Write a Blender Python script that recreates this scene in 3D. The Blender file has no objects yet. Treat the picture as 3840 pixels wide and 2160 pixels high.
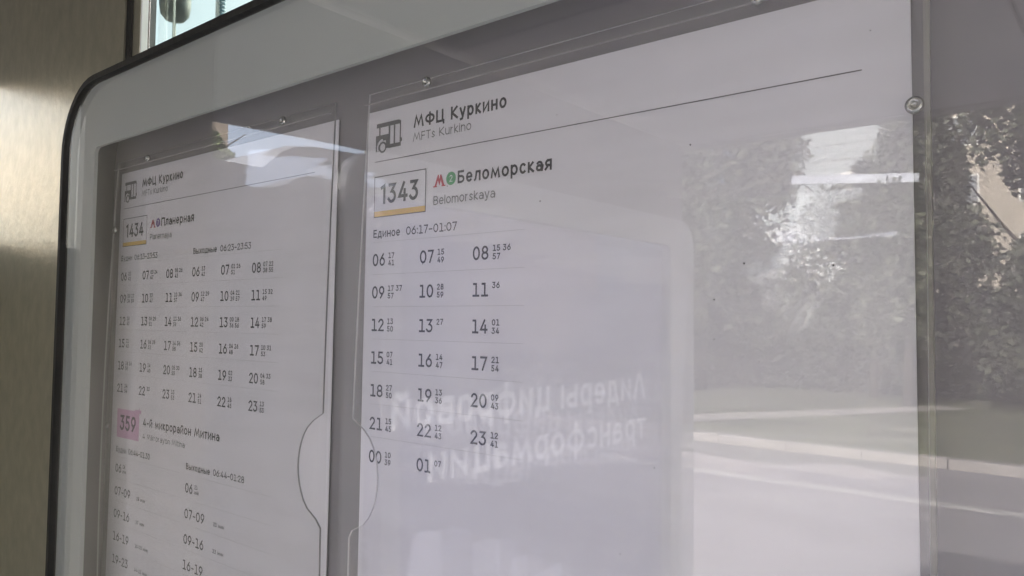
import bpy, bmesh, math, random
from math import sin, cos, pi, radians, sqrt
from mathutils import Vector, Matrix
random.seed(7)
sc = bpy.context.scene
COL = sc.collection

# ------------------------------------------------------------------ camera, sky, sun
H = 1.6                      # eye height of the photographer
S = 0.36                     # distance camera to the plane of the paper sheets (y = 0)
G = S - 0.038                # distance camera to the glass
cam_d = bpy.data.cameras.new('camera'); cam = bpy.data.objects.new('camera', cam_d); COL.objects.link(cam)
Rv = Vector((0.76902788, 0.63912085, 0.01098455)); Uv = Vector((0.02095669, -0.04238407, 0.99888158)); Fv = Vector((-0.63887162, 0.76793758, 0.04598838))
M = Matrix(((Rv.x, Uv.x, -Fv.x, 0), (Rv.y, Uv.y, -Fv.y, -S), (Rv.z, Uv.z, -Fv.z, H), (0, 0, 0, 1)))
cam.matrix_world = M
cam_d.lens = 2900 / 3840 * 36; cam_d.sensor_width = 36; cam_d.clip_start = 0.01; cam_d.clip_end = 3000
sc.camera = cam
SUN = Vector((-0.04, 0.90, 0.56)).normalized()
w = bpy.data.worlds.new('World'); sc.world = w; w.use_nodes = True
nt = w.node_tree; bg = nt.nodes['Background']
sky = nt.nodes.new('ShaderNodeTexSky'); sky.sky_type = 'NISHITA'; sky.sun_disc = False
sky.sun_elevation = math.asin(SUN.z); sky.sun_rotation = math.atan2(SUN.x, SUN.y)
sky.air_density = .8; sky.dust_density = 6; sky.ozone_density = .6
hs = nt.nodes.new('ShaderNodeHueSaturation'); hs.inputs['Saturation'].default_value = .62; hs.inputs['Value'].default_value = 1.4     # hazy whitish summer sky
nt.links.new(sky.outputs[0], hs.inputs['Color']); nt.links.new(hs.outputs[0], bg.inputs[0]); bg.inputs[1].default_value = 0.13
sd = bpy.data.lights.new('sun', 'SUN'); sd.energy = 3.2; sd.angle = radians(0.55); sd.color = (1.0, 0.94, 0.86)
so = bpy.data.objects.new('sun', sd); COL.objects.link(so); so.rotation_euler = SUN.to_track_quat('Z', 'Y').to_euler(); so.location = (0, 0, 20)
sc.view_settings.view_transform = 'Standard'; sc.view_settings.look = 'None'; sc.view_settings.gamma = 1
sc.view_settings.use_curve_mapping = False
sc.view_settings.exposure = 2.55
sc.cycles.max_bounces = 14; sc.cycles.transparent_max_bounces = 40; sc.cycles.glossy_bounces = 6; sc.cycles.diffuse_bounces = 4
sc.cycles.use_denoising = True; sc.cycles.denoiser = 'OPENIMAGEDENOISE'; sc.cycles.denoising_prefilter = 'ACCURATE'; sc.cycles.denoising_input_passes = 'RGB_ALBEDO_NORMAL'
sc.cycles.sample_clamp_indirect = 4

# ------------------------------------------------------------------ helpers
def hx(r, g, b):
    f = lambda c: (c / 255 / 12.92) if c / 255 <= .04045 else ((c / 255 + .055) / 1.055) ** 2.4
    return (f(r), f(g), f(b), 1)
MATS = {}
def mat(name, col, rough=.6, metal=0, noise=0, nscale=20, bump=0, bscale=200, spec=.5, stretch=(1, 1, 1), coat=0):
    if name in MATS: return MATS[name]
    m = bpy.data.materials.new(name); m.use_nodes = True; n = m.node_tree.nodes; l = m.node_tree.links
    p = n['Principled BSDF']; p.inputs['Base Color'].default_value = (*col[:3], 1); p.inputs['Roughness'].default_value = rough
    p.inputs['Metallic'].default_value = metal; p.inputs['Specular IOR Level'].default_value = spec
    p.inputs['Coat Weight'].default_value = coat
    if noise or bump:
        tc = n.new('ShaderNodeTexCoord'); mp = n.new('ShaderNodeMapping'); mp.inputs['Scale'].default_value = stretch
        l.new(tc.outputs['Object'], mp.inputs[0])
    if noise:
        t = n.new('ShaderNodeTexNoise'); t.inputs['Scale'].default_value = nscale; t.inputs['Detail'].default_value = 6
        l.new(mp.outputs[0], t.inputs[0])
        r = n.new('ShaderNodeMapRange'); r.inputs[1].default_value = .3; r.inputs[2].default_value = .7
        r.inputs[3].default_value = 1 - noise; r.inputs[4].default_value = 1 + noise
        l.new(t.outputs[0], r.inputs[0])
        mx = n.new('ShaderNodeVectorMath'); mx.operation = 'SCALE'; mx.inputs[0].default_value = col[:3]
        l.new(r.outputs[0], mx.inputs['Scale']); l.new(mx.outputs[0], p.inputs['Base Color'])
    if bump:
        t2 = n.new('ShaderNodeTexNoise'); t2.inputs['Scale'].default_value = bscale; t2.inputs['Detail'].default_value = 3
        l.new(mp.outputs[0], t2.inputs[0])
        b = n.new('ShaderNodeBump'); b.inputs['Strength'].default_value = bump; b.inputs['Distance'].default_value = .002
        l.new(t2.outputs[0], b.inputs['Height']); l.new(b.outputs[0], p.inputs['Normal'])
    MATS[name] = m; return m
def pane_mat(name, tint=(.97, .985, .975), ior=1.5, bump=0, bscale=6, rough=0.0, stretch=(1, 1, 1), dust=0, dscale=9):
    m = bpy.data.materials.new(name); m.use_nodes = True; n = m.node_tree.nodes; l = m.node_tree.links; n.clear()
    out = n.new('ShaderNodeOutputMaterial'); mix = n.new('ShaderNodeMixShader'); tr = n.new('ShaderNodeBsdfTransparent'); gl = n.new('ShaderNodeBsdfGlossy')
    tr.inputs[0].default_value = (*tint, 1); gl.inputs['Roughness'].default_value = rough; gl.inputs['Color'].default_value = (1, 1, 1, 1)
    geo = n.new('ShaderNodeNewGeometry'); mr = n.new('ShaderNodeMapRange'); mr.inputs[3].default_value = ior; mr.inputs[4].default_value = 1 / ior
    l.new(geo.outputs['Backfacing'], mr.inputs[0]); fr = n.new('ShaderNodeFresnel'); l.new(mr.outputs[0], fr.inputs['IOR'])
    l.new(fr.outputs[0], mix.inputs[0]); l.new(tr.outputs[0], mix.inputs[1]); l.new(gl.outputs[0], mix.inputs[2])
    tc = n.new('ShaderNodeTexCoord'); mp = n.new('ShaderNodeMapping'); mp.inputs['Scale'].default_value = stretch; l.new(tc.outputs['Object'], mp.inputs[0])
    if bump:
        t = n.new('ShaderNodeTexNoise'); t.inputs['Scale'].default_value = bscale; t.inputs['Detail'].default_value = 2; l.new(mp.outputs[0], t.inputs[0])
        b = n.new('ShaderNodeBump'); b.inputs['Strength'].default_value = 1; b.inputs['Distance'].default_value = bump; l.new(t.outputs[0], b.inputs['Height'])
        l.new(b.outputs[0], gl.inputs['Normal'])
    last = mix
    if dust:     # a thin film of dust and wiping marks
        t = n.new('ShaderNodeTexNoise'); t.inputs['Scale'].default_value = dscale; t.inputs['Detail'].default_value = 7; l.new(mp.outputs[0], t.inputs[0])
        r = n.new('ShaderNodeMapRange'); r.inputs[1].default_value = .42; r.inputs[2].default_value = .75; r.inputs[3].default_value = dust * .25; r.inputs[4].default_value = dust
        l.new(t.outputs[0], r.inputs[0]); d = n.new('ShaderNodeBsdfDiffuse'); d.inputs[0].default_value = (.6, .57, .53, 1)
        mx = n.new('ShaderNodeMixShader'); l.new(r.outputs[0], mx.inputs[0]); l.new(mix.outputs[0], mx.inputs[1]); l.new(d.outputs[0], mx.inputs[2]); last = mx
    l.new(last.outputs[0], out.inputs[0]); MATS[name] = m; return m

def link(name, me, m, parent=None, loc=None):
    o = bpy.data.objects.new(name, me); COL.objects.link(o)
    if m is not None: me.materials.append(m)
    if parent is not None: o.parent = parent
    if loc is not None: o.location = loc
    return o
def mesh(name, vs, fs, m, parent=None, smooth=False, loc=None):
    me = bpy.data.meshes.new(name); me.from_pydata([tuple(v) for v in vs], [], fs); me.update()
    if smooth: me.polygons.foreach_set('use_smooth', [True] * len(fs))
    return link(name, me, m, parent, loc)
def tag(o, label=None, cat=None, group=None, kind=None):
    if label: o['label'] = label
    if cat: o['category'] = cat
    if group: o['group'] = group
    if kind: o['kind'] = kind
    return o
def empty(name, loc, label, cat, group=None):
    o = bpy.data.objects.new(name, None); COL.objects.link(o); o.location = loc; o.empty_display_size = .05
    return tag(o, label, cat, group)
def boxv(x0, x1, y0, y1, z0, z1, b=0):
    bm = bmesh.new(); bmesh.ops.create_cube(bm, size=1)
    for v in bm.verts:
        v.co.x = x0 + (v.co.x + .5) * (x1 - x0); v.co.y = y0 + (v.co.y + .5) * (y1 - y0); v.co.z = z0 + (v.co.z + .5) * (z1 - z0)
    if b: bmesh.ops.bevel(bm, geom=bm.edges[:], offset=b, segments=2, affect='EDGES', profile=.5)
    return bm
def box(name, x0, x1, y0, y1, z0, z1, m, parent=None, b=0):
    """box given in world coordinates; origin kept at its parent"""
    off = parent.matrix_world.translation if parent is not None and parent.type == 'EMPTY' else Vector((0, 0, 0))
    if parent is not None: off = Vector(parent['_o']) if '_o' in parent else off
    bm = boxv(x0 - off.x, x1 - off.x, y0 - off.y, y1 - off.y, z0 - off.z, z1 - off.z, b)
    me = bpy.data.meshes.new(name); bm.to_mesh(me); bm.free(); return link(name, me, m, parent)
def tube(name, pts, r, m, parent=None, seg=10, r2=None):
    bm = bmesh.new(); rings = []
    n = len(pts)
    for i, p in enumerate(pts):
        p = Vector(p); d = (Vector(pts[min(i + 1, n - 1)]) - Vector(pts[max(i - 1, 0)])).normalized()
        a = d.orthogonal().normalized(); bb = d.cross(a); rr = r if r2 is None else r + (r2 - r) * i / (n - 1)
        rings.append([bm.verts.new(p + (a * cos(t) + bb * sin(t)) * rr) for t in [2 * pi * k / seg for k in range(seg)]])
    for i in range(n - 1):
        for k in range(seg): bm.faces.new((rings[i][k], rings[i][(k + 1) % seg], rings[i + 1][(k + 1) % seg], rings[i + 1][k]))
    bm.faces.new(rings[0][::-1]); bm.faces.new(rings[-1])
    me = bpy.data.meshes.new(name); bm.normal_update(); bm.to_mesh(me); bm.free()
    me.polygons.foreach_set('use_smooth', [len(p.vertices) == 4 for p in me.polygons]); return link(name, me, m, parent)
def lathe(name, prof, m, parent=None, seg=20, axis='Z', loc=None):
    vs = []; fs = []
    for (r, z) in prof:
        for k in range(seg):
            a = 2 * pi * k / seg
            vs.append((r * cos(a), r * sin(a), z) if axis == 'Z' else (r * cos(a), -z, r * sin(a)))
    for i in range(len(prof) - 1):
        for k in range(seg):
            a = i * seg + k; b = i * seg + (k + 1) % seg; fs.append((a, b, b + seg, a + seg))
    fs.append(tuple(range(seg))[::-1]); fs.append(tuple((len(prof) - 1) * seg + k for k in range(seg)))
    return mesh(name, vs, fs, m, parent, smooth=True, loc=loc)

# ------------------------------------------------------------------ stroke lettering
def A(cx, cy, rx, ry, a0, a1, n=None):
    n = n or max(4, int(abs(a1 - a0) / 18))
    return [(cx + rx * cos(radians(a0 + (a1 - a0) * i / n)), cy + ry * sin(radians(a0 + (a1 - a0) * i / n))) for i in range(n + 1)]
X = .755
def bowl(x0, x1, yb, yt): return [(x0, yt), ((x0 + x1) / 2, yt)] + A((x0 + x1) / 2, (yb + yt) / 2, (x1 - x0) / 2, (yt - yb) / 2, 90, -90)[1:-1] + [((x0 + x1) / 2, yb), (x0, yb)]
GL = {
 '0': (.66, [A(.5, .5, .5, .5, 90, 450)]), '1': (.60, [[(.12, .98), (.56, .98), (.56, 0)], [(.05, 0), (1, 0)]]),
 '\u0001': (.42, [[(.0, .9), (.75, 1), (.75, 0)]]),
 '2': (.62, [[(.04, .8)] + A(.5, .73, .44, .27, 155, -25) + [(.02, 0), (1, 0)]]),
 '3': (.60, [[(.06, 1), (.92, 1), (.42, .62)] + A(.42, .31, .55, .31, 88, -150)]),
 '4': (.68, [[(.62, 1), (.02, .24), (1, .24)], [(.74, .58), (.74, 0)]]),
 '5': (.60, [[(.9, 1), (.16, 1), (.12, .56), (.45, .6)] + A(.45, .3, .53, .3, 80, -150)]),
 '6': (.64, [[(.72, 1), (.1, .5)] , A(.5, .32, .48, .32, 160, 520)]),
 '7': (.58, [[(0, 1), (1, 1), (.32, 0)]]),
 '8': (.64, [A(.5, .75, .42, .25, 90, 450), A(.5, .26, .5, .26, 90, 450)]),
 '9': (.64, [[(.28, 0), (.9, .5)], A(.5, .68, .48, .32, -20, 340)]),
 ':': (.12, [[(.5, .62), (.5, .66)], [(.5, .06), (.5, .1)]]), '-': (.45, [[(.1, .4), (.9, .4)]]), '\u2013': (.5, [[(0, .42), (1, .42)]]),
 ' ': (.32, []),
 'М': (1.0, [[(0, 0), (.2, 1), (.5, .18), (.8, 1), (1, 0)]]), 'M': (1.0, [[(0, 0), (.2, 1), (.5, .18), (.8, 1), (1, 0)]]),
 'Ф': (.92, [A(.5, .52, .5, .34, 90, 450), [(.5, 1.04), (.5, -.04)]]),
 'Ц': (.80, [[(0, 1), (0, 0), (1, 0), (1, -.2)], [(.84, 1), (.84, 0)]]),
 'К': (.66, [[(0, 1), (0, 0)], [(.92, 1), (.08, .5), (1, 0)]]), 'K': (.66, [[(0, 1), (0, 0)], [(.92, 1), (.08, .5), (1, 0)]]),
 'Б': (.62, [[(.9, 1), (0, 1), (0, 0)], bowl(0, 1, 0, .56)]), 'Е': (.54, [[(1, 1), (0, 1), (0, 0), (1, 0)], [(0, .52), (.9, .52)]]),
 'П': (.70, [[(0, 0), (0, 1), (1, 1), (1, 0)]]), 'В': (.62, [[(0, 1), (0, 0)], bowl(0, .9, .53, 1), bowl(0, 1, 0, .53)]),
 'B': (.62, [[(0, 1), (0, 0)], bowl(0, .9, .53, 1), bowl(0, 1, 0, .53)]), 'P': (.58, [[(0, 1), (0, 0)], bowl(0, 1, .42, 1)]),
 'Л': (.74, [[(0, 0), (.42, 1), (.58, 1), (1, 0)]]), 'F': (.52, [[(1, 1), (0, 1), (0, 0)], [(0, .5), (.9, .5)]]), 'T': (.60, [[(0, 1), (1, 1)], [(.5, 1), (.5, 0)]]),
 'у': (.56, [[(0, X), (.52, 0)], [(1, X), (.42, -.22), (.08, -.26)]]), 'р': (.58, [[(0, X), (0, -.28)], A(.5, X / 2, .5, X / 2, 90, 450)]),
 'к': (.50, [[(0, X), (0, 0)], [(.9, X), (.1, .37), (1, 0)]]), 'и': (.58, [[(0, X), (0, .0), (1, X), (1, 0)]]),
 'й': (.58, [[(0, X), (0, .0), (1, X), (1, 0)], [(.2, 1.02), (.5, .9), (.8, 1.02)]]),
 'н': (.56, [[(0, X), (0, 0)], [(1, X), (1, 0)], [(0, .38), (1, .38)]]), 'о': (.60, [A(.5, X / 2, .5, X / 2, 90, 450)]),
 'е': (.58, [[(.04, .38), (.98, .38)] + A(.5, X / 2, .5, X / 2, 5, 310)]), 'л': (.58, [[(0, 0), (.16, .1), (.32, X), (1, X), (1, 0)]]),
 'м': (.78, [[(0, 0), (.14, X), (.5, .1), (.86, X), (1, 0)]]), 'с': (.52, [A(.55, X / 2, .55, X / 2, 50, 310)]),
 'я': (.54, [[(1, 0), (1, X), (.42, X)] + A(.42, .52, .36, .2, 90, 270) + [(1, .32)], [(.5, .32), (0, 0)]]),
 'а': (.54, [[(1, 0), (1, .45)] + A(.52, .45, .48, .27, 0, 140), A(.48, .21, .48, .21, 90, 450)]),
 'д': (.66, [[(0, -.2), (0, 0), (1, 0), (1, -.2)], [(.14, 0), (.36, X), (.86, X), (.86, 0)]]),
 'ы': (.80, [[(0, X), (0, 0)], bowl(0, .62, 0, .42), [(1, X), (1, 0)]]), 'х': (.54, [[(0, X), (1, 0)], [(1, X), (0, 0)]]),
 'ц': (.64, [[(0, X), (0, 0), (1, 0), (1, -.2)], [(.82, X), (.82, 0)]]), 'ф': (.82, [A(.5, X / 2, .5, X / 2, 90, 450), [(.5, 1.05), (.5, -.28)]]),
 'в': (.54, [[(0, X), (0, 0)], bowl(0, .9, .37, X), bowl(0, 1, 0, .37)]), 'т': (.50, [[(0, X), (1, X)], [(.5, X), (.5, 0)]]),
 's': (.46, [[(.92, .62), (.5, X), (.1, .56), (.3, .4), (.75, .3), (.95, .16), (.5, 0), (.04, .1)]]),
 'u': (.54, [[(0, X), (0, .25)] + A(.5, .25, .5, .25, 180, 360)[1:], [(1, X), (1, 0)]]),
 'r': (.36, [[(0, X), (0, 0)], [(0, .4)] + A(.7, .42, .7, .3, 160, 90)]), 'n': (.54, [[(0, X), (0, 0)], A(.5, .45, .5, .27, 180, 0) + [(1, 0)]]),
 'm': (.84, [[(0, X), (0, 0)], A(.25, .45, .25, .27, 180, 0) + [(.5, 0)], A(.75, .45, .25, .27, 180, 0) + [(1, 0)]]),
 'k': (.50, [[(0, 1.02), (0, 0)], [(.9, X), (.08, .35), (1, 0)]]), 'l': (.10, [[(.5, 1.02), (.5, 0)]]), 'i': (.10, [[(.5, X), (.5, 0)], [(.5, .95), (.5, .97)]]),
 'o': (.60, [A(.5, X / 2, .5, X / 2, 90, 450)]), 'e': (.58, [[(.04, .38), (.98, .38)] + A(.5, X / 2, .5, X / 2, 5, 310)]),
 'a': (.54, [[(1, 0), (1, .45)] + A(.52, .45, .48, .27, 0, 140), A(.48, .21, .48, .21, 90, 450)]),
 'y': (.56, [[(0, X), (.52, 0)], [(1, X), (.42, -.22), (.08, -.26)]]), 't': (.36, [[(.35, .95), (.35, .12), (.6, 0), (1, 0)], [(0, X), (1, X)]]),
}
def stroke(pts, wd, closed, vs, fs, y):
    P = [Vector((a, b)) for a, b in pts]
    if closed: P = P[:-1]
    n = len(P)
    if not closed:      # square caps
        d0 = (P[0] - P[1]).normalized(); d1 = (P[-1] - P[-2]).normalized(); P[0] = P[0] + d0 * wd / 2; P[-1] = P[-1] + d1 * wd / 2
    base = len(vs)
    for i in range(n):
        a = P[(i - 1) % n] if (closed or i > 0) else None; c = P[(i + 1) % n] if (closed or i < n - 1) else None
        n1 = None if a is None else Vector((-(P[i] - a).y, (P[i] - a).x)).normalized(); n2 = None if c is None else Vector((-(c - P[i]).y, (c - P[i]).x)).normalized()
        if n1 is None: o = n2
        elif n2 is None: o = n1
        else:
            o = n1 + n2
            if o.length < 1e-4: o = n2
            else:
                o = o.normalized(); k = max(o.dot(n2), .5); o = o / k
        l = P[i] + o * wd / 2; r = P[i] - o * wd / 2
        vs.append((l.x, y, l.y)); vs.append((r.x, y, r.y))
    m = n if closed else n - 1
    for i in range(m):
        j = (i + 1) % n
        fs.append((base + 2 * i, base + 2 * i + 1, base + 2 * j + 1, base + 2 * j))
def lettering(items):
    """items: (text, x_left, baseline, cap height, total width or None, stroke width in caps)"""
    vs = []; fs = []; k = 0
    for (t, x, z, h, W, wt) in items:
        gap = .085 + wt * .2
        tot = sum(GL[c][0] for c in t) + gap * (len(t) - 1) + 1e-9
        sx = (W / (tot * h)) if W else 1.0
        cx = x; wd = wt * h
        for c in t:
            gw, st = GL[c]; gw = gw * h * sx
            for s in st:
                closed = len(s) > 8 and (Vector(s[0]) - Vector(s[-1])).length < 1e-3
                ins = min(wd, gw * .9) / 2
                pts = [(cx + ins + px * max(gw - 2 * ins, 1e-6), z + wd / 2 + py * (h - wd)) for px, py in s]
                stroke(pts, wd * (.92 if wt > .1 else 1), closed, vs, fs, -1e-6 * (k % 40)); k += 1
            cx += gw + gap * h * sx
    return vs, fs
def rect(x0, x1, z0, z1, y=0):
    return [(x0, y, z0), (x1, y, z0), (x1, y, z1), (x0, y, z1)]
def join(parts):
    vs = []; fs = []
    for v, f in parts:
        b = len(vs); vs += v; fs += [tuple(i + b for i in q) for q in f]
    return vs, fs
def R1(x0, x1, z0, z1, y=0): return rect(x0, x1, z0, z1, y), [(0, 1, 2, 3)]
def disc(cx, cz, r, y=0, n=24): return [(cx + r * cos(2 * pi * k / n), y, cz + r * sin(2 * pi * k / n)) for k in range(n)], [tuple(range(n))]

# ------------------------------------------------------------------ materials
m_paper = mat('paper', hx(231, 230, 234), .55, noise=.045, nscale=7)  # mottle raised to stand in for the ceiling's cloudy reflection
m_ink = mat('black_ink', (.012, .012, .014), .5)
m_grey_ink = mat('grey_ink', (.15, .155, .155), .5)
m_rule_ink = mat('hairline_ink', (.50, .50, .50), .5)
m_head_rule = mat('rule_ink', (.10, .10, .10), .5)
m_yellow = mat('yellow_ink', (.86, .56, .11), .5); m_pink = mat('pink_ink', (.70, .40, .60), .5); m_red = mat('red_ink', (.52, .04, .07), .5)
m_green = mat('green_ink', (.07, .36, .13), .5); m_purple = mat('purple_ink', (.18, .10, .38), .5)
m_back = mat('grey_backing_board', (.225, .212, .226), .55, noise=.05, nscale=9, bump=.05, bscale=300)
m_frame = mat('white_enamel_border', (.37, .395, .37), .5, noise=.05, nscale=6)
m_rubber = mat('black_rubber', (.010, .009, .008), .65, bump=.3, bscale=120, spec=.3)
m_house = mat('grey_case_metal', (.12, .12, .12), .4, 1.0)
m_screw = mat('bright_screw_steel', (.48, .48, .45), .24, 1.0)
m_steel = mat('brushed_steel', (.43, .41, .335), .40, 1.0, noise=.09, nscale=55, bump=.25, bscale=140, stretch=(1, 1, .7))
_n = m_steel.node_tree; _p = _n.nodes['Principled BSDF']; _p.inputs['Roughness'].default_value = .37; _p.inputs['Anisotropic'].default_value = .5
_c = _n.nodes.new('ShaderNodeCombineXYZ'); _c.inputs[0].default_value = 1; _n.links.new(_c.outputs[0], _p.inputs['Tangent'])     # brushed upright: highlights spread sideways
m_post = mat('polished_post_steel', (.24, .23, .20), .42, 1.0, noise=.08, nscale=6)
m_steel_d = mat('dark_steel', (.30, .29, .27), .42, 1.0, noise=.08, nscale=8)
m_ceil = mat('ceiling_paint', (.50, .48, .475), .6, noise=.20, nscale=2.2)
m_white = mat('white_paint', (.74, .75, .76), .45, noise=.03, nscale=5)
m_edge = mat('acrylic_cut_edge', (.27, .27, .27), .4)
m_edge_l = mat('acrylic_polished_edge', (.27, .26, .24), .3)
m_glass = pane_mat('case_glass', (.974, .971, .984), 1.52, dust=.05, dscale=6)
m_acr = pane_mat('clear_acrylic', (.985, .985, .985), 1.45, bump=.00022, bscale=11, stretch=(.6, 1, 5), dust=.03, dscale=12, rough=.03)
m_win = pane_mat('shelter_window_glass', (.50, .55, .52), 1.52, dust=.06, dscale=4)
m_pglass = pane_mat('lightbox_glass', (.97, .98, .98), 1.52)

# ------------------------------------------------------------------ setting: ground, road, verge
def yr(yv): return -.076 - yv            # distance in the mirror -> where it really stands (in front of the glass)
m_pav = mat('pavement_slabs', (.30, .295, .30), .8, noise=.12, nscale=2.5, bump=.4, bscale=60)
m_road = mat('asphalt', (.20, .195, .21), .85, noise=.10, nscale=.8)
m_grass = mat('grass', (.075, .085, .045), .9, noise=.35, nscale=1.5, bump=.6, bscale=40)
m_kerb = mat('kerb_concrete', (.245, .235, .23), .8, noise=.1, nscale=4)
m_line = mat('road_paint', (.34, .34, .335), .7, noise=.15, nscale=6)
def ground(name, x0, x1, y0, y1, z0, z1, m): return tag(box(name, x0, x1, y0, y1, z0, z1, m), kind='structure')
ground('ground', -700, 700, -700, 700, -.4, -.16, m_grass)
ground('pavement', -60, 60, yr(3.0), 7, -.30, 0, m_pav)
ground('road', -300, 300, yr(10.44), yr(3.15), -.35, -.13, m_road)
ground('grass_verge', -300, 300, yr(40), yr(10.665), -.3, -.03, m_grass)
kerb = tag(box('kerb', -60, 60, yr(3.146), yr(3.004), -.3, .012, m_kerb), kind='structure')
far_kerb = tag(box('far_kerb', -300, -14, yr(10.66), yr(10.444), -.3, .0, m_kerb), kind='structure')
tag(box('far_kerb', 6, 300, yr(10.66), yr(10.444), -.3, .0, m_kerb), kind='structure')
km = None
for i in range(20):
    if km is None: o = box('kerb_stone', -.496, .496, yr(10.66), yr(10.444), -.3, .0, m_kerb, far_kerb, b=.012); km = o.data
    else: o = bpy.data.objects.new('kerb_stone', km); COL.objects.link(o); o.parent = far_kerb
    o.location = (-13.5 + i, random.uniform(-.006, .006), random.uniform(-.006, .004))
tag(box('lane_marking', -300, 300, yr(8.38), yr(8.18), -.2, -.126, m_line), kind='structure')
pth = mesh('path', [(-40, yr(11.3), -.022), (-40, yr(11.9), -.022), (-7, yr(12.1), -.022), (-3.5, yr(18), -.022), (-2.9, yr(17.6), -.022), (-6.2, yr(11.5), -.022)], [(0, 1, 2, 5), (5, 2, 3, 4)], mat('path_gravel', (.25, .24, .22), .9, noise=.1, nscale=3))
tag(pth, kind='structure')

# ------------------------------------------------------------------ bus shelter
X0 = -1.40
zc = H + .695
sh = empty('bus_shelter', (X0, 0, 0), 'steel and glass bus shelter around the timetable case', 'bus shelter')
bpy.context.view_layer.update()
YB = .02                                  # front face of the back wall
box('steel_panel', X0 - .06, -.893, YB, YB + .03, 0, zc, m_steel, sh)
box('window_gasket', -.892, -.880, YB + .002, YB + .03, 0, zc, m_rubber, sh)
box('window_mullion', -.879, -.862, YB + .004, YB + .010, 0, zc, m_steel, sh)
box('window_mullion', -.861, -.858, YB + .004, YB + .011, 0, zc, m_white, sh)
box('window_mullion', -.826, -.824, YB + .023, YB + .025, 0, zc, m_white, sh)
box('window_pane', -.857, 1.9, YB + .012, YB + .022, 0, zc, m_win, sh)
box('window_mullion', 1.902, 1.95, YB, YB + .04, 0, zc, m_steel, sh)
# end wall in the plane x = X0
box('corner_post', X0 - .06, X0 - .001, yr(.408), yr(.17), 0, zc, m_post, sh)
hp = [(yr(.41), H + .388), (yr(.69), H + .397), (yr(1.2), H + .400), (yr(2.34), H + .403), (yr(2.34), zc - .002), (yr(.41), zc - .002)]
vs = [(0, a, b) for a, b in hp] + [(-.008, a, b) for a, b in hp]
box('glow_stop_upper', X0 - .008, X0, yr(.168), YB - .002, H + .365, zc - .002, m_steel_d, sh)  # added stop that ends the warm glow on the steel above
box('glow_gap_pane', X0 - .03, X0 - .024, yr(.168), YB - .002, H + .122, H + .363, m_pglass, sh)  # gap added in the end wall so the steel mirrors the peach block
box('glow_stop_lower', X0 - .03, X0 - .02, yr(.168), YB - .002, 0, H + .12, mat('dark_glow_stop', (.24, .23, .185), .6), sh)  # added dark stop that ends the glow on the steel below
mesh('header_beam', vs, [(0, 1, 2, 3, 4, 5), (11, 10, 9, 8, 7, 6)] + [(k, k + 6, (k + 1) % 6 + 6, (k + 1) % 6) for k in range(6)], mat('header_paint', (.34, .335, .33), .6), sh)
box('infill_panel', X0 - .03, X0 - .02, yr(.688), yr(.41), 0, H + .318, mat('infill_grey', (.26, .26, .25), .5), sh)
# roof made of ceiling panels with open joints, a fascia and a top sheet
for i in range(5):
    xa = X0 + .035 + i * 1.15
    for j in range(2):
        ya = yr(2.36) + j * 1.33
        box('ceiling_panel', xa, xa + 1.138, ya, ya + 1.318, zc, zc + .02, m_ceil, sh)
box('roof_sheet', X0 - .1, 4.5, yr(2.40), .4, zc + .022, zc + .09, m_steel_d, sh)
box('fascia', X0 - .1, 4.5, yr(2.42), yr(2.365), zc - .006, zc + .12, m_steel_d, sh)

# advertising lightbox, forming the end of the shelter, facing +x
lb = empty('advertising_lightbox', (X0, yr(1.55), 0), 'white framed advertising lightbox with a blue grey poster at the end of the shelter', 'advertising lightbox')
bpy.context.view_layer.update()
m_poster = mat('poster_print', (.085, .088, .112), .5, noise=.05, nscale=2)
m_pw = mat('poster_white_print', (.78, .78, .80), .5)
m_ps = mat('poster_pale_print', (.42, .41, .50), .5)
for mm_, cc_, ee_ in ((m_poster, (.070, .068, .105, 1), 1), (m_pw, (.25, .24, .27, 1), 1), (m_ps, (.15, .145, .185, 1), 1)):     # taken as backlit: glow added so the print shows in reflections
    mm_.node_tree.nodes['Principled BSDF'].inputs['Emission Color'].default_value = cc_; mm_.node_tree.nodes['Principled BSDF'].inputs['Emission Strength'].default_value = ee_
LY0, LY1 = yr(2.352), yr(.695); LZ0, LZ1 = .25, H + .391
def rring(ya, yb, za, zb, r, n=8):
    out = []
    for (cy, cz, a0) in ((yb - r, zb - r, 0), (ya + r, zb - r, 90), (ya + r, za + r, 180), (yb - r, za + r, 270)):
        out += [(cy + r * cos(radians(a0 + 90 * k / n)), cz + r * sin(radians(a0 + 90 * k / n))) for k in range(n + 1)]
    return out
def ring_plate(name, outer, inner, t0, t1, f, m, parent):
    """frame between two loops with equal vertex counts; f(u, v, t) -> local coordinates"""
    n = len(outer); vs = [f(u, v, t0) for u, v in outer] + [f(u, v, t0) for u, v in inner] + [f(u, v, t1) for u, v in outer] + [f(u, v, t1) for u, v in inner]
    fs = []
    for i in range(n):
        j = (i + 1) % n
        fs += [(i, j, n + j, n + i), (2 * n + j, 2 * n + i, 3 * n + i, 3 * n + j), (j, i, 2 * n + i, 2 * n + j), (n + i, n + j, 3 * n + j, 3 * n + i)]
    o = mesh(name, vs, fs, m, parent)
    bm = bmesh.new(); bm.from_mesh(o.data); bmesh.ops.recalc_face_normals(bm, faces=bm.faces); bm.to_mesh(o.data); bm.free()
    return o
yo = yr(1.55)
fl = lambda u, v, t: (t, u - yo, v)
ring_plate('frame', rring(LY0, LY1, LZ0, LZ1, .10), rring(LY0 + .18, LY1 - .06, LZ0 + .13, LZ1 - .10, .03), 0, .045, fl, mat('lightbox_frame_paint', (.74, .75, .78), .4), lb)
box('casing', X0 - .10, X0 - .002, LY0 + .01, LY1, LZ0 - .05, LZ1 - .04, m_house, lb)
box('poster', X0, X0 + .008, LY0 + .17, LY1 - .05, LZ0 + .125, LZ1 - .095, m_poster, lb)
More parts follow.
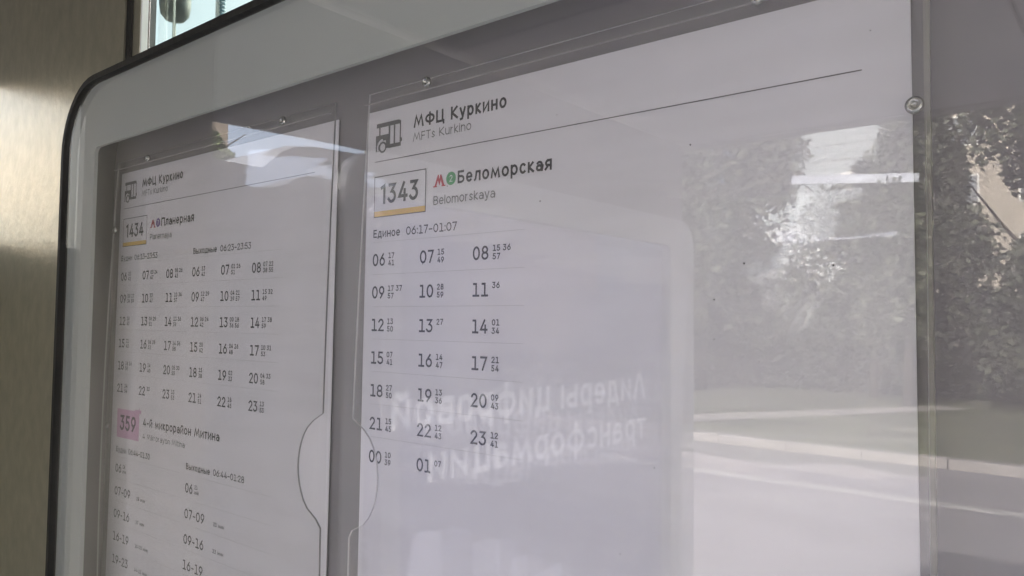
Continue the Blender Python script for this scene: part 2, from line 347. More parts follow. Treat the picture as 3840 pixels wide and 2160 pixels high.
box('glass_pane', X0 + .030, X0 + .036, LY0 + .172, LY1 - .052, LZ0 + .127, LZ1 - .097, m_pglass, lb)
def on_poster(name, v, f, m, off=.0095):
    return mesh(name, [(off - y, x - yo, z) for x, y, z in v], f, m, lb)
v, f = lettering([('Лидеры', yr(2.050), H - .258, .092, .505, .19)]); on_poster('poster_word', v, f, m_pw)
v, f = lettering([('цифровой', yr(1.490), H - .258, .092, .622, .19)]); on_poster('poster_word', v, f, m_pw)
v, f = lettering([('трансформации', yr(2.052), H - .397, .092, 1.062, .19)]); on_poster('poster_word', v, f, m_pw)
# pale tower shapes printed along the foot of the poster
def pp(c):   # closed outline
    return [(yr(a), 0, H + b) for a, b in c], [tuple(range(len(c)))]
for c in ([(.905, -.95), (.925, -.607), (.946, -.520), (.972, -.506), (1.042, -.525), (1.05, -.95)],
          [(1.158, -.95), (1.158, -.577), (1.21, -.575), (1.269, -.590), (1.272, -.95)],
          [(1.318, -.95), (1.318, -.655), (1.39, -.655), (1.395, -.95)],
          [(1.40, -.95), (1.41, -.724), (1.556, -.715), (1.56, -.95)]):
    v, f = pp(c); on_poster('poster_tower', v, f, m_ps)

# ------------------------------------------------------------------ display case on the back wall
dc = empty('timetable_case', (0, 0, H), 'glazed timetable case with pale rounded border and black rubber rim', 'display case')
XR = .55; ZB = -.62
GY = -.038                                  # front of the glass
def rrect(x0, x1, z0, z1, r, n=10):
    out = []
    for (cx, cz, a0) in ((x1 - r, z1 - r, 0), (x0 + r, z1 - r, 90), (x0 + r, z0 + r, 180), (x1 - r, z0 + r, 270)):
        out += [(cx + r * cos(radians(a0 + 90 * k / n)), cz + r * sin(radians(a0 + 90 * k / n))) for k in range(n + 1)]
    return out
ox0, oz1 = -2.767 * G, .7625 * G
ix0, iz1 = -2.527 * (G + .0045), .5335 * (G + .0045)
rim = .0185 * G
fy = lambda u, v, t: (u, t, v)
ring_plate('rubber_rim', rrect(ox0, XR, ZB, oz1, .230 * G), rrect(ox0 + rim, XR - rim, ZB + rim, oz1 - rim, .212 * G), GY - .003, -.0205, fy, m_rubber, dc)
ring_plate('border', rrect(ox0 + rim, XR - rim, ZB + rim, oz1 - rim, .212 * G), rrect(ix0, XR - .077, ZB + .08, iz1, .022 * G), GY + .0045, GY + .008, fy, m_frame, dc)
ring_plate('side_wall', rrect(ox0 + .008, XR - .008, ZB + .008, oz1 - .008, .21 * G), rrect(ox0 + .011, XR - .011, ZB + .011, oz1 - .011, .2 * G), GY + .0085, .012, fy, m_house, dc)
o = rrect(ox0 + rim, XR - rim, ZB + rim, oz1 - rim, .212 * G); n = len(o)
def plate(name, loop, y0, y1, m, parent):
    n = len(loop); vs = [(a, y0, b) for a, b in loop] + [(a, y1, b) for a, b in loop]
    fs = [tuple(range(n)), tuple(range(2 * n - 1, n - 1, -1))] + [(j, (j + 1) % n, n + (j + 1) % n, n + j)[::-1] for j in range(n)]
    ob = mesh(name, vs, fs, m, parent)
    bm = bmesh.new(); bm.from_mesh(ob.data); bmesh.ops.recalc_face_normals(bm, faces=bm.faces); bm.to_mesh(ob.data); bm.free(); return ob
plate('glass_pane', o, GY, GY + .004, m_glass, dc)
plate('backing_board', rrect(ox0 + .0125, XR - .0125, ZB + .0125, oz1 - .0125, .2 * G), .0025, .012, m_back, dc)
ring_plate('case_body', rrect(ox0 + .006, XR - .006, ZB + .006, oz1 - .006, .2 * G), rrect(ox0 + .03, XR - .03, ZB + .03, oz1 - .03, .15 * G), -.02, YB + .0, fy, m_house, dc)

# document pockets of clear acrylic, bowed a little, held by screws
def pocket(xl, xr, zt, zb, notch_side, bow, tilt, screws, lip=True):
    """xl(z), xr(z) in metres"""
    nz, nx = 96, 26
    T = .0015
    # rows concentrated near the notch
    zs = [zt + (zb - zt) * i / nz for i in range(nz + 1)]
    fr = []; bk = []; vs = []
    for z in zs:
        a, b = xl(z), xr(z)
        for k in range(nx + 1):
            x = a + (b - a) * k / nx
            u = (x - xl(zt)) / (xr(zt) - xl(zt)); v = (z - zb) / (zt - zb)
            u = min(max(u, 0), 1)
            y = -.0045 - bow * (.72 + .28 * sin(pi * u)) * sin(pi * v) - tilt * (1 - v)
            vs.append((x, y, z))
    nf = len(vs); vs += [(x, y + T, z) for x, y, z in vs]
    W = nx + 1; fs = []; side = []
    for i in range(nz):
        for k in range(nx):
            a = i * W + k; fs.append((a, a + W, a + W + 1, a + 1)); fs.append((nf + a, nf + a + 1, nf + a + W + 1, nf + a + W))
        a = i * W; side.append((a, nf + a, nf + a + W, a + W)); a = i * W + nx; side.append((a, a + W, nf + a + W, nf + a))
    for k in range(nx):
        a = k; side.append((a, a + 1, nf + a + 1, nf + a)); a = nz * W + k; side.append((a, nf + a, nf + a + 1, a + 1))
    p = mesh('document_pocket', vs, fs, m_acr, dc, smooth=True)
    e = mesh('cut_edge', vs, side, m_edge if notch_side == 'r' else mat('acrylic_clear_edge', (.52, .51, .52), .3), p)
    for (sx, sz) in screws:
        s = lathe('screw', [(.0001, 0), (.0040, 0), (.0044, .0006), (.0044, .0016), (.0036, .0028), (.0020, .0033), (.0018, .0015), (.0001, .0013)][::-1], m_screw, p, seg=20, axis='Y', loc=(sx, -.0065, sz))
        s.rotation_euler = (.0, random.uniform(0, 6), 0); s.scale = (.85, .85, .85)
    return p
P = .353
def smooth_notch(z, z0, z1, depth):
    """round finger notch between z0 (top) and z1 (bottom) with softened shoulders"""
    c = (z0 + z1) / 2; h = (z0 - z1) / 2; t = (z - c) / h
    if abs(t) >= 1.12: return 0
    def core(t): return sqrt(max(0, 1 - t * t)) if abs(t) < 1 else 0
    s = 0; 
    for q in range(-3, 4): s += core(t + q * .022)
    return depth * s / 7
# left pocket
lp = pocket(lambda z: (-2.376 - .014 * (.466 - z / P)) * P, lambda z: (-1.3325) * P - smooth_notch(z / P, -.198, -.412, .080) * P, .4665 * P, -1.15 * P, 'r', .0075, .001,
            [(-2.166 * P, .4515 * P), (-1.512 * P, .4530 * P), (-2.362 * P, .2635 * P), (-2.366 * P, -.3122 * P)])
lp['label'] = 'left clear pocket with a finger notch in its right edge'
rp = pocket(lambda z: (-1.222 - .017 * (.46 - z / P)) * P + smooth_notch(z / P, -.200, -.410, .083) * P, lambda z: -.202 * P, .4625 * P, -1.15 * P, 'l', .0085, .001,
            [(-1.0455 * P, .4520 * P), (-.4045 * P, .4445 * P), (-.214 * P, .2637 * P)])
rp['label'] = 'right clear pocket with a finger notch in its left edge'
bm_ = boxv(-1.2215 * P, -.2035 * P, -.0088, -.0072, .4370 * P, .4385 * P)
me = bpy.data.meshes.new('pocket_lip'); bm_.to_mesh(me); bm_.free(); link('pocket_lip', me, mat('lip_acrylic', (.28, .27, .27), .4), rp)
bm_ = boxv(-2.3735 * P, -1.3345 * P, -.0088, -.0072, .4410 * P, .4425 * P)
me = bpy.data.meshes.new('pocket_lip'); bm_.to_mesh(me); bm_.free(); link('pocket_lip', me, MATS['lip_acrylic'], lp)
bm_ = boxv(-.2040 * P, -.1975 * P, -.0070, -.0045, -1.15 * P, .4625 * P)
me = bpy.data.meshes.new('pocket_side'); bm_.to_mesh(me); bm_.free(); link('pocket_side', me, m_edge_l, rp)

# ------------------------------------------------------------------ the two printed sheets
def sheet(name, label, corners):
    e = empty(name, (0, 0, H), label, 'timetable sheet', 'timetable sheets in the case')
    n = 4; c = [(x * S, z * S) for x, z in corners]
    vs = [(x, 0, z) for x, z in c] + [(x, .0006, z) for x, z in c]
    mesh('paper', vs, [(0, 1, 2, 3), (7, 6, 5, 4), (0, 4, 5, 1), (1, 5, 6, 2), (2, 6, 7, 3), (3, 7, 4, 0)], m_paper, e)
    return e
s2 = sheet('timetable_sheet', 'white timetable sheet for route 1343 in the right pocket', [(-1.2235, -1.05), (-.2120, -1.05), (-.2175, .4200), (-1.2130, .4205)])
s1 = sheet('timetable_sheet', 'white timetable sheet for routes 1434 and 359 in the left pocket', [(-2.352, -1.05), (-1.3262, -1.05), (-1.3105, .4240), (-2.3290, .4265)])
INK_Y = -.00035
def ink(name, parts, m, parent, u0, dz, lift=0):
    v, f = join(parts)
    return mesh(name, [((x + u0) * S, INK_Y - lift + y, (z + dz) * S) for x, y, z in v], f, m, parent)
def T(*items): return lettering(items)
def bus(u0, dz, par):
    # bus pictogram as printed: roof band, pillars, door leaves, skirt with wheel arch
    q = [R1(.004, .070, .3855, .394), R1(.0115, .0155, .370, .3855), R1(.0395, .0445, .349, .3855), R1(.0545, .0590, .349, .3855), R1(.0720, .0755, .342, .392),
         R1(.002, .0395, .3585, .3700, 0), R1(.002, .0125, .338, .3585), R1(.0320, .0395, .3425, .3585), R1(.0395, .0755, .3415, .3490), R1(.0755, .0788, .350, .3575),
         ([(.070, 0, .394), (.070, 0, .3855), (.0755, 0, .3855), (.0755, 0, .3885)], [(0, 1, 2, 3)])]
    ink('bus_symbol', q, m_head_rule, par, u0, dz)
    v = []; f = []
    stroke(A(.0228, .3455, .0095, .0095, 90, 450, 24), .0040, True, v, f, 0)
    a = (v, f); v2 = []; f2 = []
    stroke(A(.0228, .3455, .0150, .0150, 95, 200, 12), .0035, False, v2, f2, -1e-5)
    ink('wheel_symbol', [a], m_head_rule, par, u0, dz, .00004)
    ink('wheel_arch_symbol', [(v2, f2)], m_paper, par, u0, dz, .00006)
def frame_rect(x0, x1, z0, z1, t): return [R1(x0, x1, z1 - t, z1), R1(x0, x1, z0, z0 + t), R1(x0, x0 + t, z0 + t, z1 - t), R1(x1 - t, x1, z0 + t, z1 - t)]
LH = .085
def header(par, u0, dz, num, dest, dest_w, lat, lat_w, line, lcol, d0=.229):
    bus(u0, dz, par)
    ink('stop_name', [T(('МФЦ Куркино', .111, .3700, .0243, .232, .20))], m_ink, par, u0, dz)
    ink('stop_name_latin', [T(('MFTs Kurkino', .110, .3442, .0165, .151, .125))], m_grey_ink, par, u0, dz)
    ink('header_rule', [R1(.001, .918, .3172, .3188)], m_head_rule, par, u0, dz)
    ink('route_box', frame_rect(0, .1475, .2066, .2884, .0017), m_ink, par, u0, dz)
    ink('yellow_bar', [R1(.0014, .1461, .2080, .2186)], m_yellow, par, u0, dz)
    ink('route_number', [T((num, .019, .2318, .0395, .108, .175))], m_ink, par, u0, dz)
    # metro sign: heavy splayed letter with feet
    q = [([(.1695, 0, .2505), (.1785, 0, .2725), (.1810, 0, .2725), (.1830, 0, .2640), (.1850, 0, .2725), (.1875, 0, .2725), (.1960, 0, .2505), (.1905, 0, .2505), (.1865, 0, .2620), (.1830, 0, .2520), (.1790, 0, .2620), (.1745, 0, .2505)],
          [(0, 1, 10, 11), (1, 2, 3, 10), (10, 3, 9), (3, 8, 9), (3, 4, 5, 8), (5, 6, 7, 8)]),
         R1(.1665, .1765, .2500, .2522, -.00001), R1(.1885, .1985, .2500, .2522, -.00001)]
    ink('metro_sign', q, m_red, par, u0, dz)
    ink('line_disc', [disc(.2125, .2622, .0122)], lcol, par, u0, dz)
    ink('line_number', [T((line, .2085, .2560, .0125, .008, .13))], m_paper, par, u0, dz, .00005)
    ink('destination', [T((dest, d0, .2508, .0235, dest_w, .19))], m_ink, par, u0, dz)
    ink('destination_latin', [T((lat, .168, .2170, .0168, lat_w, .13))], m_grey_ink, par, u0, dz)
def table(par, u0, dz, cols, data, z0=.1100, rule=(0, .385), rz=.1570):
    n = 0
    for r, row in enumerate(data):
        z = z0 - .0640 * r
        its = []
        for cidx, (hh, mins) in enumerate(row):
            cu = cols[cidx]
            its = [(hh, cu, z, .0250, .0372, .16)]
            a, _, b = mins.partition('/')
            for li, part in enumerate((a, b)):
                for ci, mm in enumerate(part.split()):
                    its.append((mm, cu + .0465 + ci * .0235, z + (.0142 if li == 0 else -.0002), .0112, .0172, .19))
            ink('departure_entry', [T(*its)], m_ink, par, u0, dz)
        if r < len(data): ink('row_rule', [R1(rule[0], rule[1], rz - .0635 * r, rz - .0635 * r + .0006)], m_rule_ink, par, u0, dz)

U2, Z2 = -1.1905, 0.0
header(s2, U2, Z2, '\u0001343', 'Беломорская', .212, 'Belomorskaya', .151, '2', m_green)
ink('day_heading', [T(('Единое', .000, .1665, .0160, .078, .165), ('06:17\u201301:07', .095, .1665, .0162, .134, .145))], m_ink, s2, U2, Z2)
D2 = [[('06', '17/41'), ('07', '15/49'), ('08', '15 36/57')], [('09', '17 37/57'), ('10', '28/59'), ('11', '36')], [('12', '13/50'), ('13', '27'), ('14', '01/34')],
      [('15', '07/41'), ('16', '14/47'), ('17', '21/54')], [('18', '27/50'), ('19', '13/36'), ('20', '09/43')], [('21', '15/45'), ('22', '12/43'), ('23', '12/41')], [('00', '10/39'), ('01', '07')]]
table(s2, U2, Z2, (-.001, .134, .2685), D2)

U1, Z1 = -2.3065, .0035
header(s1, U1, Z1, '\u0001434', 'Планерная', .176, 'Planernaya', .122, '7', m_purple, d0=.231)
ink('day_heading', [T(('Будни', -.006, .1650, .0160, .069, .17), ('06:23\u201323:53', .078, .1650, .0162, .137, .155))], m_ink, s1, U1, Z1)
ink('day_heading', [T(('Выходные', .4085, .1655, .0160, .115, .17), ('06:23\u201323:53', .540, .1655, .0162, .137, .155))], m_ink, s1, U1, Z1)
DW = [[('06', '23/42'), ('07', '03 24/47'), ('08', '08 26/43')], [('09', '00 17/34 59'), ('10', '23/47'), ('11', '10 34/57')], [('12', '20/43'), ('13', '06 29/51'), ('14', '13 36/59')],
      [('15', '21/43'), ('16', '06 28/52'), ('17', '14 36/58')], [('18', '18 36/55'), ('19', '14/40'), ('20', '05 30/55')], [('21', '24/54'), ('22', '33'), ('23', '13/53')]]
DH = [[('06', '23/42'), ('07', '01 26/51'), ('08', '07 22/38 55')], [('09', '12 29/47'), ('10', '04 21/39 57'), ('11', '15 32/49')], [('12', '06 24/42'), ('13', '00 18/36 56'), ('14', '17 38/59')],
      [('15', '20/42'), ('16', '04 26/48'), ('17', '10 31/53')], [('18', '15/38'), ('19', '02/33'), ('20', '04 33/58')], [('21', '24/51'), ('22', '18/45'), ('23', '13/53')]]
table(s1, U1, Z1, (-.004, .131, .268), DW, z0=.1075, rule=(.008, .39))
table(s1, U1, Z1, (.406, .546, .683), DH, z0=.1075, rule=(.42, .80))
ink('pink_route_box', [R1(.003, .139, -.3400, -.2590), R1(.112, .150, -.2590, -.2550), R1(.139, .150, -.2640, -.2590), R1(.137, .1405, -.2550, -.2500)], m_pink, s1, U1, Z1)
ink('route_number', [T(('359', .022, -.3190, .0440, .098, .18))], mat('dark_pink_ink', (.05, .015, .04), .5), s1, U1, Z1, .00005)
ink('destination', [T(('4-й микрорайон Митина', .162, -.2965, .0226, .398, .18))], m_ink, s1, U1, Z1)
ink('destination_latin', [T(('4 Mikrorayon Mitina', .162, -.3305, .0157, .232, .13))], m_grey_ink, s1, U1, Z1)
ink('day_heading', [T(('Будни', .003, -.3825, .0160, .064, .17), ('06:44\u201301:30', .080, -.3825, .0162, .128, .155))], m_ink, s1, U1, Z1)
ink('day_heading', [T(('Выходные', .4045, -.3820, .0160, .116, .17), ('06:44\u201301:28', .536, -.3810, .0162, .138, .155))], m_ink, s1, U1, Z1)
rows = [('06', '28/мин'), ('07-09', '28 мин'), ('09-16', '27 мин'), ('16-19', '15-23 мин'), ('19-23', '14-22 мин'), ('23-01', '20 мин')]
rowh = [('06', '21/мин'), ('07-09', '33 мин'), ('09-16', '33 мин'), ('16-19', '26 мин'), ('19-23', '23 мин'), ('23-01', '28 мин')]
for (c0, c1, dat) in ((.002, .138, rows), (.403, .5425, rowh)):
    for k, (a, b) in enumerate(dat):
        z = -.4405 - .0638 * k
        if k == 0:
            its = [(a, c0, z, .0250, .0372, .16), (b[:2], c0 + .046, z + .0145, .0105, .0155, .17), ('мин', c0 + .046, z + .0015, .0105, .021, .17)]
        else:
            its = [(a, c0 - .001 * (k > 1), z, .0245, .098, .155), (b, c1, z + .003, .0100, .0096 * len(b) * .86, .17)]
        ink('departure_row', [T(*its)], m_ink, s1, U1, Z1)
        ink('row_rule', [R1(c0 + (.0 if c0 > .2 else .005), c0 + .385, -.3955 - .0622 * k, -.3949 - .0622 * k)], m_rule_ink, s1, U1, Z1)

# tiny specks of dirt on the sheets and the glass
vs = []; fs = []
for (x, z, r) in [(-.752, .196, .0018), (-.300, .075, .002), (-.413, .082, .002), (-.455, .035, .0018), (-.455, -.018, .0014), (-.545, -.2, .0015), (-.255, .355, .0012),
                  (-1.53, .30, .002), (-1.52, .275, .0014), (-1.55, -.28, .0014), (-1.50, -.42, .0014), (-.96, .242, .0015), (-1.02, .106, .0014), (-.49, .25, .0018), (-1.97, -.13, .0018), (-.72, .33, .0012), (-.60, -.33, .0014)]:
    r *= .75; b = len(vs); k = 7
    vs += [(x * P + r * P * cos(2 * pi * i / k) * random.uniform(.6, 1.1), -.0085 - random.random() * .0001, z * P + r * P * 1.2 * sin(2 * pi * i / k) * random.uniform(.6, 1.1)) for i in range(k)]
    fs.append(tuple(range(b, b + k)))
tag(mesh('dirt_speck', [(x, y - .0085, z) for x, y, z in vs], fs, m_ink, dc), kind='stuff')

# ------------------------------------------------------------------ things seen through the window above the case
m_lampd = mat('weathered_blue_grey', (.028, .040, .050), .5, noise=.4, nscale=18)
lp_ = empty('dome_lamp', (-2.16, .70, H + .95), 'blue grey dome lamp with a thin cable below it behind the shelter window', 'lamp')
lp_.scale = (.44, .44, 1)
lathe('lamp_shade', [(.001, -.092), (.06, -.085), (.088, -.070), (.097, -.045), (.097, .03), (.11, .09), (.09, .16), (.03, .19), (.001, .20)], m_lampd, lp_, seg=28)
tube('cable', [(.0, .0, -.09), (.012, 0, -.18), (.004, 0, -.30), (-.01, 0, -.5), (-.01, 0, -2.54)], .0075, m_lampd, lp_, seg=8)
tube('bracket', [(.02, -.0, -.03), (.08, 0, -.035), (.13, 0, -.01), (.15, 0, .03)], .016, m_lampd, lp_, seg=8, r2=.006)
tube('arm', [(0, 0, .19), (0, 0, 1.5)], .012, m_lampd, lp_, seg=8)
wp = empty('white_post', (-1.553, .50, 0), 'slim white post with a coiled blue hose beside it behind the window', 'post'); wp.scale = (.5, .5, 1)
box('post', -.0105, .0105, -.012, .012, 0, H + 1.3, m_white, wp)
hel = [(.026 + .011 * cos(a), .011 * sin(a), H + .45 + .0009 * i) for i, a in enumerate([i * 2 * pi / 9 for i in range(780)])]
tube('coiled_hose', hel, .0032, mat('blue_hose', (.10, .22, .30), .4), wp, seg=5)

# ------------------------------------------------------------------ vegetation
def leaf_mat(name, col):
    m = mat(name, col, .65, noise=.35, nscale=1.3); return m
m_leaf = leaf_mat('dark_leaves', (.060, .070, .042)); m_leaf2 = leaf_mat('fresh_leaves', (.085, .115, .035)); m_bark = mat('bark', (.06, .05, .04), .9, noise=.3, nscale=6)
def crown_mesh(rx, rz, n, leaf, seed, clumps=26, spread=.34):
    rnd = random.Random(seed); vs = []; fs = []
    cl = []
    for _ in range(clumps):
        while True:
            p = Vector((rnd.uniform(-1, 1), rnd.uniform(-1, 1), rnd.uniform(-1, 1)))
            if p.length < 1: break
        cl.append((p * .86, rnd.uniform(.5, 1.0) * spread))
    for i in range(n):
        c, s = rnd.choice(cl)
        d = Vector((rnd.gauss(0, 1), rnd.gauss(0, 1), rnd.gauss(0, 1))).normalized() * s * rnd.random() ** .4
        p = c + d; p = Vector((p.x * rx, p.y * rx, p.z * rz))
        a = Vector((rnd.gauss(0, 1), rnd.gauss(0, 1), rnd.gauss(0, .6))).normalized(); b = a.orthogonal().normalized()
        b = (b * cos(1) + a.cross(b) * sin(rnd.random() * 6)).normalized(); l = leaf * rnd.uniform(.6, 1.4)
        k = len(vs); vs += [p - a * l, p + b * l * .5, p + a * l, p - b * l * .5]; fs.append((k, k + 1, k + 2, k + 3))
    return vs, fs
def tree(x, y, h, rx, rz, n, leaf, seed, m, label, spread=.34, clumps=26, name='tree', group=None):
    t = empty(name, (x, y, -.03), label, 'tree', group)
    zc_ = h - rz
    tube('trunk', [(0, 0, -.1), (.05, .03, zc_ * .5), (0, .08, zc_), (.05, 0, zc_ + rz * .5)], .17 * h / 9, m_bark, t, seg=8, r2=.04)
    rnd = random.Random(seed + 5)
    for i in range(6):
        a = rnd.uniform(0, 6.3); z0 = zc_ - rz * .6 + i * rz * .2
        tube('limb', [(0, .05, z0), (cos(a) * rx * .4, sin(a) * rx * .4, z0 + rz * .25), (cos(a) * rx * .75, sin(a) * rx * .75, z0 + rz * .5)], .05, m_bark, t, seg=6, r2=.015)
    v, f = crown_mesh(rx, rz, int(n * 1.9), leaf * .70, seed, clumps, spread)
    mesh('crown', v, f, m, t, loc=(0, 0, zc_)); return t
G1 = 'trees across the road'
tree(-18.6, yr(18), 9.5, 3.0, 4.5, 9000, .16, 1, m_leaf, 'broad dark tree farthest left across the road', .42, group=G1)
tree(-13.6, yr(18.6), 10.0, 3.0, 4.8, 9000, .16, 2, m_leaf, 'tall dark tree next to the lightbox reflection', .42, group=G1)
tree(-9.0, yr(18), 9.6, 2.5, 4.6, 11000, .15, 3, m_leaf, 'dense dark tree bordering the pale sky gap', .46, 34, group=G1)
tree(-5.1, yr(19), 5.5, 2.2, 2.7, 8000, .13, 4, m_leaf, 'low bushy tree filling the foot of the sky gap', .42, group=G1)
tree(-4.0, yr(17.5), 7.2, 1.15, 3.5, 7500, .12, 5, m_leaf, 'narrow dense tree right of the sky gap', .42, group=G1)
tree(-1.6, yr(18), 8.6, 2.1, 4.2, 8500, .13, 6, m_leaf, 'open tree with light showing through its crown', .27, group=G1)
tree(2.4, yr(18.4), 9.0, 2.6, 4.4, 9000, .15, 8, m_leaf, 'full round tree farthest right across the road', .42, group=G1)
# hedge-like understorey: one dark mass nobody could count
rnd = random.Random(11); vs = []; fs = []
for i in range(26000):
    x = rnd.uniform(-26, 12); y = yr(20.5 + rnd.uniform(-.9, .9)); top = 2.6 + .8 * sin(x * .9) + .5 * sin(x * 2.3 + 1); z = rnd.uniform(0, 1) ** .8 * top - .05
    a = Vector((rnd.gauss(0, 1), rnd.gauss(0, 1), rnd.gauss(0, .6))).normalized(); b = a.orthogonal().normalized(); l = .17 * rnd.uniform(.6, 1.4); p = Vector((x, y, z)); k = len(vs)
    vs += [p - a * l, p + b * l * .5, p + a * l, p - b * l * .5]; fs.append((k, k + 1, k + 2, k + 3))
tag(mesh('shrubbery', vs, fs, m_leaf), 'dark shrubbery massed under the trees', 'shrubs', kind='stuff')
vs = []; fs = []
for i in range(26000):
    x = rnd.uniform(16, 95); y = yr(18 + rnd.uniform(-1.2, 1.2)); top = 9.6 + .6 * sin(x * .5) + .5 * sin(x * 1.3 + 1); z = rnd.uniform(0, 1) ** .8 * top - .05
    a = Vector((rnd.gauss(0, 1), rnd.gauss(0, 1), rnd.gauss(0, .6))).normalized(); b = a.orthogonal().normalized(); l = .42 * rnd.uniform(.6, 1.4); p = Vector((x, y, z)); k = len(vs)
    vs += [p - a * l, p + b * l * .5, p + a * l, p - b * l * .5]; fs.append((k, k + 1, k + 2, k + 3))
tag(mesh('added_tree_belt', vs, fs, m_leaf), 'tall dark tree belt added at the right to cut off the peach glow from below', 'tree belt', kind='stuff')  # foliage added to screen the foot of the peach reflector block
vs = []; fs = []
for i in range(16000):
    x = rnd.uniform(-95, -30); y = yr(14 + rnd.uniform(-1.0, 1.0)); top = 5.2 + .6 * sin(x * .5) + .6 * sin(x * 1.3 + 1); z = rnd.uniform(0, 1) ** .8 * top - .05
    a = Vector((rnd.gauss(0, 1), rnd.gauss(0, 1), rnd.gauss(0, .6))).normalized(); b = a.orthogonal().normalized(); l = .36 * rnd.uniform(.6, 1.4); p = Vector((x, y, z)); k = len(vs)
    vs += [p - a * l, p + b * l * .5, p + a * l, p - b * l * .5]; fs.append((k, k + 1, k + 2, k + 3))
tag(mesh('added_thicket', vs, fs, m_leaf), 'dark thicket that cuts off the peach glow from below', 'added_thicket', kind='stuff')  # foliage added to darken the lower edge of the steel's glow
tree(-24.5, yr(12.2), 8.4, 2.6, 3.0, 7000, .15, 21, m_leaf2, 'light green tree seen past the open end of the shelter', .4)

# ------------------------------------------------------------------ buildings
m_pale = mat('pale_blue_panel', (.22, .255, .27), .5, noise=.03, nscale=2); m_joint = mat('panel_joint', (.29, .31, .32), .6)
m_beige = mat('beige_render', (.34, .31, .265), .85, noise=.06, nscale=1); m_pinkw = mat('pinkish_render', (.36, .30, .28), .85, noise=.06, nscale=1)
m_wg = mat('dark_window_glass', (.06, .08, .10), .08, spec=.8); m_wf = mat('window_frame_white', (.7, .7, .68), .5)
def building(label, x0, x1, yv0, yv1, h, wallm, nx, nz, z0, ww, wh, group=None, panels=None):
    """facade facing the shelter"""
    yf = yr(yv0)
    b = empty('building', ((x0 + x1) / 2, yf, 0), label, 'building'); ox, oy = (x0 + x1) / 2, yf
    box('wall', x0 - ox, x1 - ox, yr(yv1) - oy, 0, -.3, h, wallm, b)
    box('roof', x0 - ox - .3, x1 - ox + .3, yr(yv1) - oy - .3, .3, h + .003, h + .5, m_wf, b)
    if panels:
        pm = None; pw = (x1 - x0) / nx; ph = (h - z0) / nz
        for i in range(nx):
            for k in range(nz):
                cx = x0 + (i + .5) * pw - ox; cz = z0 + (k + .5) * ph
                if pm is None:
                    o = box('panel', -pw / 2 + .06, pw / 2 - .06, 0, .08, -ph / 2 + .06, ph / 2 - .06, panels, b); pm = o.data
                else: o = bpy.data.objects.new('panel', pm); COL.objects.link(o); o.parent = b
                o.location = (cx, .002, cz)
    else:
        wm = fm = None
        for i in range(nx):
            for k in range(nz):
                cx = x0 + (i + .5) * (x1 - x0) / nx - ox; cz = z0 + (k + .5) * (h - z0) / nz
                if wm is None:
                    o = box('window', -ww / 2, ww / 2, .0, .05, -wh / 2, wh / 2, m_wf, b); wm = o.data
                    p = box('pane', -ww / 2 + .08, ww / 2 - .08, .051, .06, -wh / 2 + .08, wh / 2 - .08, m_wg, o); fm = p.data
                else:
                    o = bpy.data.objects.new('window', wm); COL.objects.link(o); o.parent = b
                    p = bpy.data.objects.new('pane', fm); COL.objects.link(p); p.parent = o
                o.location = (cx, .002, cz)
    return b
building('tall pale blue block clad in square panels across the road', -30, -14, 72, 84, 31, m_joint, 9, 14, 11, 0, 0, panels=m_pale)
building('pinkish rendered house behind the low tree', -12.9, -10.2, 44, 52, 9.6, m_pinkw, 2, 3, 1, 1.2, 1.5)
building('long beige apartment block behind the open trees', -8.6, 16, 42, 54, 15.5, m_beige, 8, 5, 1, 1.5, 1.5)
building('pale apartment block far along the street', -130, -70, 60, 76, 11, m_beige, 16, 7, 1, 1.6, 1.6)

m_peach = mat('peach_tower_render', (.62, .50, .38), .85, noise=.05, nscale=1)
building('peach rendered block added at the right to warm the steel by reflection', 24, 95, 26, 40, 23, mat('peach_render', (.60, .47, .33), .85, noise=.05, nscale=1), 12, 4, 1, 1.6, 1.6)  # added as a sunlit reflector for the steel's warm glow

building('tall peach rendered tower seen past the open end of the shelter', -60.5, -55.5, 30, 31.4, 21, m_peach, 1, 5, 1, 1.5, 1.5)

building('long peach rendered block added far left to give the steel its warm glow', -125, -52, 20, 21.6, 16.5, m_peach, 22, 5, 2, 1.5, 1.5)  # added for the steel panel to mirror as a warm glow

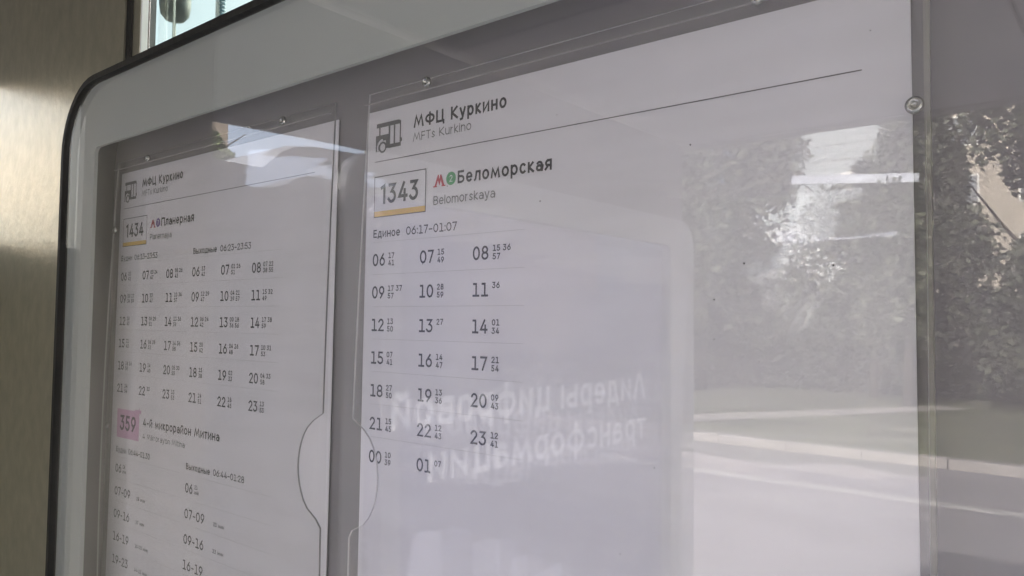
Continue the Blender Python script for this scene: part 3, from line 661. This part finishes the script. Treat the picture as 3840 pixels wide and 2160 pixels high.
# a bus standing at the kerb farther along the road
m_bus = mat('dark_grey_bus_paint', (.10, .105, .11), .4); m_tyre = mat('tyre', (.02, .02, .02), .8)
bus_o = empty('standing_bus', (-6.2, yr(4.6), -.13), 'dark grey bus with a curved roof standing at the kerb beyond the shelter', 'bus')
prof = [(3.30, .35), (3.24, .7), (3.20, 1.8), (3.20, 2.85), (3.26, 3.08), (3.40, 3.10), (3.50, 3.13), (3.58, 3.20), (3.70, 3.31), (3.84, 3.39), (4.1, 3.44), (4.6, 3.46), (5.3, 3.40), (5.7, 3.25), (5.80, 2.9), (5.80, .7), (5.74, .35)]
n = len(prof); vs = []; fs = []
for xx, sc_ in ((0, .985), (-.12, 1), (-11.3, 1), (-11.5, .985)): vs += [(xx, -((a - 4.5) * sc_ + 4.5 - 4.6) , (b - 1.7) * sc_ + 1.7) for a, b in prof]
fs = [tuple(range(n)), tuple(range(3 * n, 4 * n))[::-1]] + [(s * n + i, s * n + (i + 1) % n, (s + 1) * n + (i + 1) % n, (s + 1) * n + i) for s in range(3) for i in range(n)]
mesh('body', vs, fs, m_bus, bus_o)
box('rear_window', .002, .02, -.95, .95, 1.6, 2.6, m_wg, bus_o)
for k in range(6): box('side_window', -2.3 - k * 1.7, -.8 - k * 1.7, 1.40, 1.418, 1.45, 2.6, m_wg, bus_o)
for xx in (-2.6, -9.0):
    for yy in (-1.2, 1.2):
        wv = lathe('wheel', [(.001, -.13), (.30, -.13), (.48, -.12), (.50, -.08), (.50, .08), (.48, .12), (.30, .13), (.001, .13)], m_tyre, bus_o, seg=24, axis='Y', loc=(xx, yy, .50))

# white board across the street, carried by two posts
bs = empty('street_banner', (-4.65, yr(16.3), -.03), 'long pale blue white banner board carried on an arm against the trees', 'banner board')
bb = box('board', -1.35, 1.15, -.03, .03, -.09, .09, mat('pale_board', (.30, .33, .39), .5), bs); bb.location = (0, 0, 4.68); bb.rotation_euler = (0, radians(5.0), 0)
tube('post', [(.9, -2.2, 0), (.9, -2.2, 4.5), (.9, -1.9, 4.6), (.9, -.04, 4.6)], .04, m_steel_d, bs, seg=8)
